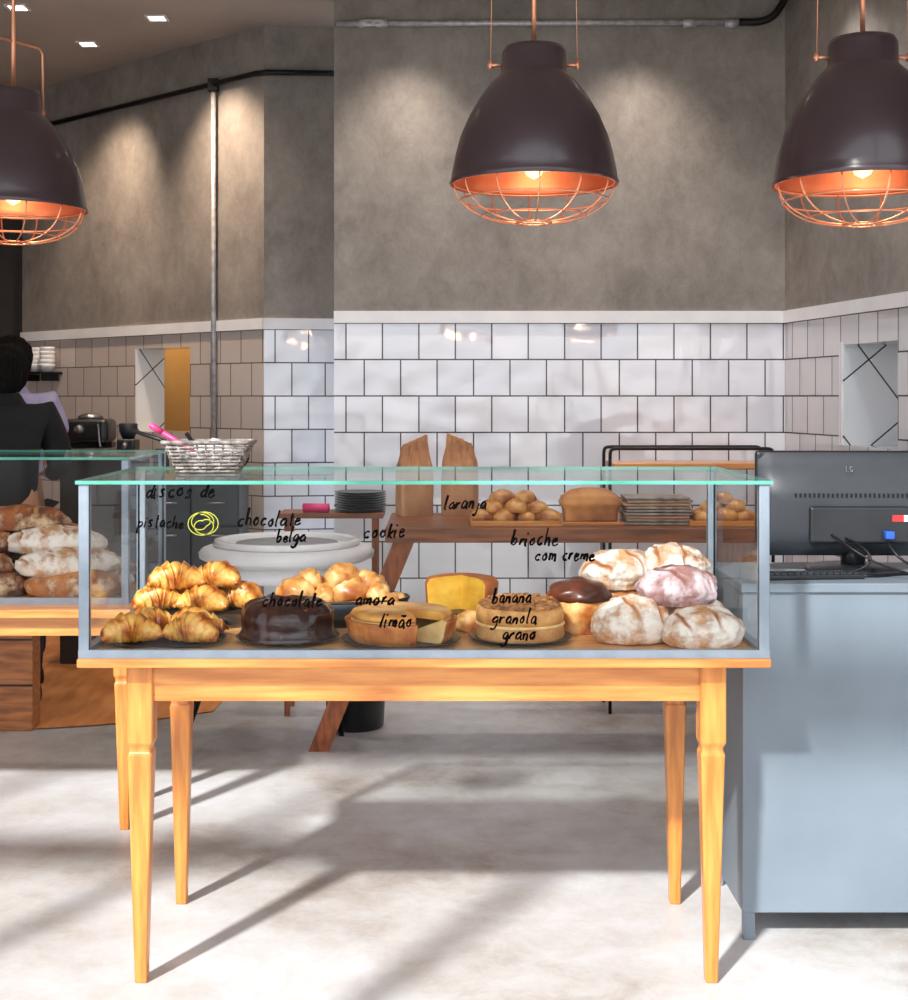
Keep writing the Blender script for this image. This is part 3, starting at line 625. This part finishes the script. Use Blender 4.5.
# ------------------------------------------------------------------ rear wooden table and goods
ZT=.952
e=thing('rustic_table','rustic dark wooden table with splayed legs against the tiled wall','table',(.5,5.65,0))
box('tabletop',-.713,.80,-.35,.35,ZT-.058,ZT,WRUST,e,.005)
def splay(a,b,w):
    bm=bmesh.new(); A_=Vector(a);B_=Vector(b); r=[]
    for P in (A_,B_): r.append([bm.verts.new(P+Vector((sx*w,sy*w*.6,0))) for sx,sy in ((-1,-1),(1,-1),(1,1),(-1,1))])
    for k in range(4): bm.faces.new((r[0][k],r[0][(k+1)%4],r[1][(k+1)%4],r[1][k]))
    bm.faces.new(r[0]); bm.faces.new(r[1]); make('leg',bm,WRUSTZ,e)
splay((-.64,-.2,ZT-.058),(-1.0,0.0,0),.042); splay((-.64,.25,ZT-.058),(-1.0,.27,0),.035); splay((.72,-.2,ZT-.058),(.76,-.1,0),.045); splay((.72,.25,ZT-.058),(.76,.3,0),.04)
def wood_tray(x,y,w,d,label):
    e=thing('wooden_tray',label,'tray',(x,y,ZT)); box('tray_base',-w/2,w/2,-d/2,d/2,0,.012,WX,e,.002)
    bm=bmesh.new(); 
    for a in ((-w/2,w/2,-d/2,-d/2+.01),(-w/2,w/2,d/2-.01,d/2),(-w/2,-w/2+.01,-d/2+.01,d/2-.01),(w/2-.01,w/2,-d/2+.01,d/2-.01)): bbox(bm,*a,.012,.022)
    make('tray_rim',bm,WX,e); return ZT+.013
z=wood_tray(.30,5.48,.36,.24,'shallow wooden tray of buns on the rustic table')
tb=blob('small_bun',.052,.044,.034,BUNB,(0,0,0),seed=6,amp=.08,flat=.45,sub=3,score=2); tag(tb,'small glossy brown bun heaped on a wooden tray','bun','buns on the rear trays')
kk=0
def put_b(x,y,z):
    global kk
    o=tb if kk==0 else tb.copy()
    if kk: COL.objects.link(o)
    o.location=(x,y,z); o.rotation_euler=(.1*math.sin(kk),.1*math.cos(kk*3),kk*.9); o.scale=(1+.10*math.sin(kk*2.3),)*3; kk+=1
for j in range(2):
    for i in range(4): put_b(.30-.128+.085*i,5.43+.085*j,z)
for j in range(2):
    for i in range(3): put_b(.30-.085+.085*i,5.44+.07*j,z+.036)
for i in range(2): put_b(.30-.05+.09*i,5.47,z+.072)
z=wood_tray(1.13,5.48,.30,.24,'wooden tray with brown rolls on the rustic table')
for j in range(2):
    for i in range(3): put_b(1.13-.085+.085*i,5.43+.085*j,z)
for i in range(2): put_b(1.13-.045+.09*i,5.46,z+.036)
put_b(1.13,5.47,z+.072)
e=thing('tin_loaf','golden brown pan loaf on a small wooden board','bread',(.60,5.48,ZT))
box('cutting_board',-.13,.13,-.09,.09,0,.014,WX,e,.003)
bm=bmesh.new(); bmesh.ops.create_cube(bm,size=1); bmesh.ops.subdivide_edges(bm,edges=bm.edges[:],cuts=14,use_grid_fill=True)
for v in bm.verts:
    x,y,zz=v.co; tz=zz+.5
    w=.205+.018*tz; bul=1+.10*math.exp(-((tz-.72)/.16)**2)
    dome=(1-(2*x)**4)*(1-(2*y)**2)
    v.co=Vector((x*w*bul,y*.12*bul,.015+tz*.095+.036*dome*tz**2+.003*noise.noise(v.co*7)))
bmesh.ops.smooth_vert(bm,verts=bm.verts[:],factor=.5)
make('loaf_body',bm,[TINL],e,smooth=True)
for i in range(9):
    w=.135-.004*(i%3); bm=bmesh.new(); bbox(bm,-w,w,-.10,.10,0,.010,.004)
    for v in bm.verts: v.co.z+=.003*noise.noise(Vector((v.co.x*8,v.co.y*8,i)))
    tag(make('folded_cloth',bm,[CLOTH,KRAFT][i%4==2],loc=(.865+.004*math.sin(i*2),5.5,ZT+.002+.0125*i),rot=(0,0,.03*math.sin(i*3))),'folded grey linen cloth in a stack on the table','cloth','folded cloths stack')
def bag(x,y,rot,h,label,seed):
    bm=bmesh.new(); lv=[(0,1,1),(.02,1,1),(.2,1,1),(.4,1,.97),(.55,1.0,.85),(.66,.98,.66),(.74,.93,.46),(.80,.86,.34),(.86,.80,.24),(.93,.74,.14),(1,.68,.04)]; rings=[]
    n=44
    for f,wx,wy in lv:
        ring=[]
        for i in range(n):
            a=2*pi*i/n; c=math.cos(a); s=math.sin(a); k=(abs(c)**8+abs(s)**8)**(-1/8)
            nz=noise.noise(Vector((c*3+seed,s*3,f*8)))
            cre=.012*f*math.copysign(abs(math.sin(c*k*5+seed+f*5)),s)*min(1,f*1.6)
            tilt=.30*(c*k) if seed<3 else -.30*(c*k)
            ring.append(bm.verts.new((c*k*.074*wx*(1+.08*nz*f),s*k*.05*wy*(1+.3*nz*f)+cre-.035*max(0,f-.85)*6*.25,h*f+h*tilt*max(0,f-.7)*.7+.015*h*nz*(f>.9))))
        rings.append(ring)
    for P,Q in zip(rings,rings[1:]):
        for i in range(n): bm.faces.new((P[i],P[(i+1)%n],Q[(i+1)%n],Q[i]))
    bm.faces.new(rings[0]); bm.faces.new(rings[-1])
    o=make('paper_bag',bm,KRAFT,loc=(x,y,ZT),rot=(0,0,rot)); tag(o,label,'paper bag','paper bags on the table')
bag(-.11,5.88,.35,.325,'brown kraft paper bag with crumpled top',1); bag(.086,5.90,-.3,.33,'brown kraft paper bag folded at the top',5)

e=thing('side_table','small brown wooden side table stacked with plates','table',(-.50,6.36,0))
box('tabletop',-.24,.24,-.12,.12,.905,.928,WRUST,e,.003)
for sx in (-1,1):
    for sy in (-1,1): box('leg',sx*.2-.012,sx*.2+.012,sy*.1-.012,sy*.1+.012,0,.905,WRUSTZ,e)
pp=None
for i in range(8):
    if pp is None: pp=lathe('dinner_plate',[(0,0),(.07,0),(.118,.010),(.12,.013),(.07,.006),(0,.006)],PLATE,loc=(-.37,6.36,.9285),seg=32); o=pp
    else: o=pp.copy(); COL.objects.link(o); o.location=(-.37,6.36,.9285+.0115*i)
    tag(o,'black dinner plate in a stack on the side table','plate','stacked black plates')
o=tag(tube('rolled_cloth',[(-.63,6.29,.95),(-.51,6.28,.95)],.021,PINK,seg=14),'pink rolled cloth lying on the side table','cloth')
e=thing('round_table','low round white plaster table with raised ring and grey disc','table',(-.640,5.72,0))
lathe('tabletop',[(0,.768),(.28,.768),(.29,.775),(.335,.782),(.362,.795),(.366,.815),(.352,.832),(.335,.838),(.31,.842),(0,.842)],WHITEP,e,seg=64)
lathe('serving_disc',[(0,.8425),(.20,.8425),(.215,.848),(.212,.853),(.18,.850),(0,.850)],GDISC,e,seg=48)
lathe('raised_ring',[(.265,.8425),(.30,.8425),(.305,.852),(.300,.868),(.285,.870),(.265,.862),(.265,.8425)],CERAM,e,seg=56)
lathe('lower_ring',[(.0,.700),(.24,.700),(.26,.712),(.26,.740),(.24,.7675),(0,.7675)],WHITEP,e,seg=56)
for a,b in (((-.20,-.12,.70),(-.44,-.13,0)),((-.20,.12,.70),(-.45,.12,0)),((.18,.10,.70),(.215,.17,0))): tube('leg',[a,b],.012,BLACKM,e,8)
e=thing('waste_bucket','black plastic bucket on the floor near the splayed leg','bucket',(-.375,6.06,0))
lathe('bucket_body',[(0,0),(.115,0),(.125,.01),(.14,.26),(.147,.265),(.147,.28),(.138,.28),(.118,.02),(0,.02)],PLASTB,e,seg=36)
tube('handle',bez((-.14,0,.25),(-.17,-.08,.14),(.17,-.08,.14),(.14,0,.25)),.004,STEEL,e)
e=thing('serving_trolley','black tube framed trolley with wooden shelf by the tiles','trolley',(1.16,6.42,0))
bm=bmesh.new(); hx=.376; zt=1.222
for sy in (-.12,.12):
    tube_bm(bm,[(-hx,sy,0),(-hx,sy,zt-.05)]+bez((-hx,sy,zt-.05),(-hx,sy,zt),(-hx,sy,zt),(-hx+.05,sy,zt),6)+bez((hx-.05,sy,zt),(hx,sy,zt),(hx,sy,zt),(hx,sy,zt-.05),6)+[(hx,sy,0)],.008,8)
for sx in (-1,1): tube_bm(bm,[(sx*hx,-.12,1.0),(sx*hx,.12,1.0)],.008,8)
make('tube_frame',bm,BLACKM,e,smooth=True); box('shelf',-hx+.012,hx-.012,-.15,.15,1.13,1.155,WX,e,.003); box('shelf',-hx+.012,hx-.012,-.15,.15,.50,.525,WX,e,.003)

# ------------------------------------------------------------------ staff area (counters, coffee gear)
def counter(x0,x1,y0,y1,h,label,m,doors=True):
    e=thing('back_counter',label,'counter',((x0+x1)/2,(y0+y1)/2,0)); hx=(x1-x0)/2; hy=(y1-y0)/2
    box('counter_body',-hx+.01,hx-.01,-hy+.02,hy-.01,0,h-.035,m,e,.004); box('countertop',-hx,hx,-hy,hy,h-.035,h,STEEL,e,.004)
    if doors:
        for a,b in ((-hx+.015,-.004),(.004,hx-.015)):
            d=box('door',a,b,-hy+.004,-hy+.02,.08,h-.26,m,e,.003); c_=(a+b)/2; tube('handle',[(c_-.05,-hy-.012,h-.30),(c_+.05,-hy-.012,h-.30)],.005,STEEL,d)
            d=box('drawer',a,b,-hy+.004,-hy+.02,h-.25,h-.045,m,e,.003); tube('handle',[(c_-.05,-hy-.012,h-.14),(c_+.05,-hy-.012,h-.14)],.005,STEEL,d)
counter(-1.47,-.98,6.72,7.08,1.08,'dark grey preparation counter with drawers and steel top',PLASTG)
counter(-2.08,-1.62,7.42,7.68,1.15,'dark coffee counter with steel top near tiled wall',DARKW,False)
e=thing('coffee_grinder','black coffee grinder with round hopper on the counter','coffee grinder',(-1.72,7.54,1.15))
box('grinder_body',-.05,.05,-.07,.07,0,.08,PLASTB,e,.012); lathe('hopper',[(0,.08),(.03,.08),(.05,.12),(.052,.16),(.045,.165),(0,.165)],PLASTG,e,seg=28)
tube('dosing_spout',[(0,-.06,.06),(0,-.10,.04)],.014,STEEL,e,12)
e=thing('espresso_machine','black and steel espresso machine on the coffee counter','coffee machine',(-1.93,7.55,1.15))
box('machine_body',-.13,.12,-.12,.12,.06,.19,PLASTB,e,.03); box('drip_tray',-.13,.12,-.125,.12,0,.03,STEEL,e,.004); box('machine_back',-.12,.11,.03,.12,.03,.06,PLASTB,e)
lathe('boiler_dome',[(0,.19),(.07,.19),(.068,.205),(.04,.22),(0,.223)],STEEL,e,seg=28)
tube('group_head',[(-.03,-.12,.14),(-.03,-.14,.12)],.028,STEEL,e,14); tube('steam_wand',bez((.07,-.12,.16),(.08,-.14,.14),(.08,-.14,.06),(.09,-.14,.04)),.006,STEEL,e)
e=thing('cup_shelf','dark metal wall shelf carrying stacked white cups','shelf',(-2.47,8.525,1.60),aD)
box('shelf_board',-.20,.12,-.10,.06,0,.015,BLACKM,e)
box('shelf_bracket',-.16,-.14,-.06,.06,-.04,0,BLACKM,e); box('shelf_bracket',.06,.08,-.06,.06,-.04,0,BLACKM,e)
for s in range(2):
    for i in range(5):
        cup=lathe('cup',[(0,0),(.03,0),(.046,.035),(.048,.05),(.045,.05),(.028,.008),(0,.008)],CERAM,loc=(-2.53+.10*s,8.55-.091*s,1.6155+.026*i),seg=24); tag(cup,'white ceramic cup in a stack on the wall shelf','cup','stacked white cups')
e=thing('kettle','black kettle with curved handle on the preparation counter','kettle',(-1.09,6.88,1.08))
lathe('kettle_body',[(0,0),(.075,0),(.08,.01),(.07,.09),(.05,.125),(.02,.14),(.012,.16),(0,.162)],PLASTB,e,seg=32)
tube('kettle_handle',bez((.06,0,.11),(.15,0,.16),(.14,0,.03),(.075,0,.03)),.008,BLACKM,e); tube('spout',bez((-.07,0,.06),(-.11,0,.07),(-.11,0,.12),(-.14,0,.13)),.010,BLACKM,e)
for i,(x,y,r,h) in enumerate([(-1.40,6.86,.04,.12),(-1.30,6.92,.035,.10),(-1.22,6.82,.03,.14)]):
    o=lathe('storage_jar',[(0,0),(r,0),(r*1.02,.01),(r,h*.8),(r*.7,h*.9),(r*.75,h),(0,h)],[PLASTG,STEEL,PLASTB][i],loc=(x,y,1.0805),seg=24); tag(o,'small dark lidded jar on the preparation counter','jar','jars on the counter')
e=thing('plank_counter','orange-brown wooden plank counter standing on the floor','counter',(-2.3,6.03,0))
box('counter_body',-.5,.52,-.06,.06,0,.80,WCRATE,e,.004)
bm=bmesh.new()
for z in (.2,.4,.6): bbox(bm,-.5,.52,-.064,-.058,z-.004,z+.004)
make('plank_joints',bm,DARKW,e); box('countertop',-.52,.54,-.08,.08,.80,.83,WCRATE,e,.004)

# ------------------------------------------------------------------ people
def skin(name,V,Eg,m,parent,sub=1):
    me=bpy.data.meshes.new(name); me.from_pydata([v[:3] for v in V],Eg,[]); me.materials.append(m)
    o=bpy.data.objects.new(name,me); COL.objects.link(o); o.parent=parent
    sk=o.modifiers.new('skin','SKIN'); sk.use_smooth_shade=True
    for i,v in enumerate(V):
        r=v[3]; me.skin_vertices[0].data[i].radius=(r,r) if not isinstance(r,tuple) else r
    me.skin_vertices[0].data[0].use_root=True
    o.modifiers.new('sub','SUBSURF').levels=sub; o.modifiers['sub'].render_levels=sub
    return o
def person(x,y,rot,label,shirt,hs=1.0,longs=False):
    e=thing('person',label,'person',(x,y,0),rot); e.scale=(1,1,hs)
    V=[(0,0,.95,.13),(0,0,1.12,.125),(0,.015,1.32,.145),(0,.02,1.46,.075),(0,.025,1.53,.052),(0,.04,1.585,.068),(0,.04,1.66,.09),(0,.03,1.72,.065)]
    Eg=[(0,1),(1,2),(2,3),(3,4),(4,5),(5,6),(6,7)]
    def add(par,pts):
        for p in pts:
            V.append(p); Eg.append((par,len(V)-1)); par=len(V)-1
        return par
    add(6,[(0,.135,1.64,.018)]);
    for s in (-1,1):
        add(6,[(s*.098,.04,1.64,.020)])
        w=add(2,[(s*.17,.0,1.42,.065),(s*.24,.03,1.17,.047),(s*.20,.25,1.12,.032),(s*.195,.31,1.12,.034)])
        for k,(dx,L) in enumerate([(-.03,.06),(-.012,.075),(.008,.078),(.026,.062)]):
            add(w,[(s*.195+dx,.35,1.12,.010),(s*.195+dx,.35+L*.55,1.115,.009),(s*.195+dx,.35+L,1.095,.008)])
        add(w,[(s*.195-s*.045,.32,1.115,.011),(s*.195-s*.06,.355,1.105,.009)])
        add(0,[(s*.09,0,.86,.09),(s*.10,.01,.48,.062),(s*.105,-.01,.09,.042),(s*.11,.12,.04,.036)])
    skin('body',V,Eg,SKIN,e,2)
    V=[(0,0,.92,.16),(0,0,1.12,.15),(0,.015,1.32,.172),(0,.02,1.45,.115),(0,.022,1.51,.075),(0,.024,1.545,.062)]; Eg=[(0,1),(1,2),(2,3),(3,4),(4,5)]
    for s in (-1,1):
        add(2,[(s*.18,0,1.42,.092),(s*.235,.02,1.24,.070)]+([(s*.245,.03,1.16,.062),(s*.20,.22,1.12,.045)] if longs else []))
    skin('shirt',V,Eg,shirt,e,2)
    V=[(0,0,.95,.145)]; Eg=[]
    for s in (-1,1): add(0,[(s*.09,0,.84,.105),(s*.10,.01,.48,.078),(s*.105,-.01,.12,.062)])
    skin('trousers',V,Eg,JEANS,e,2)
    for s in (-1,1):
        blob('shoe',.05,.145,.09,SHOE,(s*.11,.05,0),seed=2,amp=.02,flat=.3,parent=e,sub=3)
        blob('eye',.012,.008,.012,EYEM,(s*.033,.118,1.655),parent=e,sub=2,flat=2,amp=0)
    bm=bmesh.new(); bmesh.ops.create_icosphere(bm,subdivisions=5,radius=1)
    bmesh.ops.delete(bm,geom=[v for v in bm.verts if v.co.y>.35+.9*max(0,v.co.z-.2) or v.co.z<-.97+.2*abs(v.co.x)],context='VERTS')
    for v in bm.verts:
        st=math.atan2(v.co.x,-v.co.y)
        k=1+.07*noise.noise(v.co*3)+.022*math.sin(st*34+4*noise.noise(v.co*3)); lo=max(0,-v.co.z-.1); v.co=Vector((v.co.x*.102*k*(1-.05*lo),.026+v.co.y*.114*k,1.668+v.co.z*.108*k-lo*.055))
    h=make('hair',bm,HAIRM,e,smooth=True); md=h.modifiers.new('t','SOLIDIFY'); md.thickness=.012
    blob('mouth',.022,.006,.006,LIPS,(0,.118,1.59),parent=e,sub=2,flat=2,amp=0)
person(-2.06,6.50,.25,'person in black top and dark jeans working behind the counter',TEEB,.965,True)
person(-2.17,6.94,.5,'person in lavender shirt standing behind the person in black',TEEL,1.0)

# ------------------------------------------------------------------ lights, world, camera
l=bpy.data.lights.new('sun','SUN'); l.energy=7.0; l.angle=math.radians(3.0); l.color=(1,.985,.96)
o=bpy.data.objects.new('sun',l); COL.objects.link(o); o.rotation_euler=Vector((.5,.9,-.8)).to_track_quat('-Z','Y').to_euler(); o.location=(-3,-4,6)
l=bpy.data.lights.new('passage_light','POINT'); l.energy=9; l.color=(1,.86,.66); l.shadow_soft_size=.06; o=bpy.data.objects.new('passage_light',l); COL.objects.link(o); o.location=(-1.73,8.37,2.2)
w=bpy.data.worlds.new('world'); S.world=w; w.use_nodes=True; N=w.node_tree.nodes; L=w.node_tree.links
bg=N['Background']; tc=N.new('ShaderNodeTexCoord'); sp=N.new('ShaderNodeSeparateXYZ'); L.new(tc.outputs['Generated'],sp.inputs[0])
cr_=N.new('ShaderNodeValToRGB'); el=cr_.color_ramp.elements; el[0].position=.46; el[0].color=(.26,.25,.24,1); el[1].position=.52; el[1].color=(.88,.94,1.0,1)
mr=N.new('ShaderNodeMapRange'); mr.inputs['From Min'].default_value=-1; L.new(sp.outputs['Z'],mr.inputs['Value']); L.new(mr.outputs[0],cr_.inputs[0]); L.new(cr_.outputs[0],bg.inputs[0]); bg.inputs[1].default_value=2.45
cam=bpy.data.cameras.new('camera'); co=bpy.data.objects.new('camera',cam); COL.objects.link(co); co.location=(0,0,1.46); co.rotation_euler=(pi/2,0,0)
cam.lens=49.2; cam.sensor_width=36; cam.shift_x=.014; cam.shift_y=-.103; cam.clip_start=.05
S.camera=co
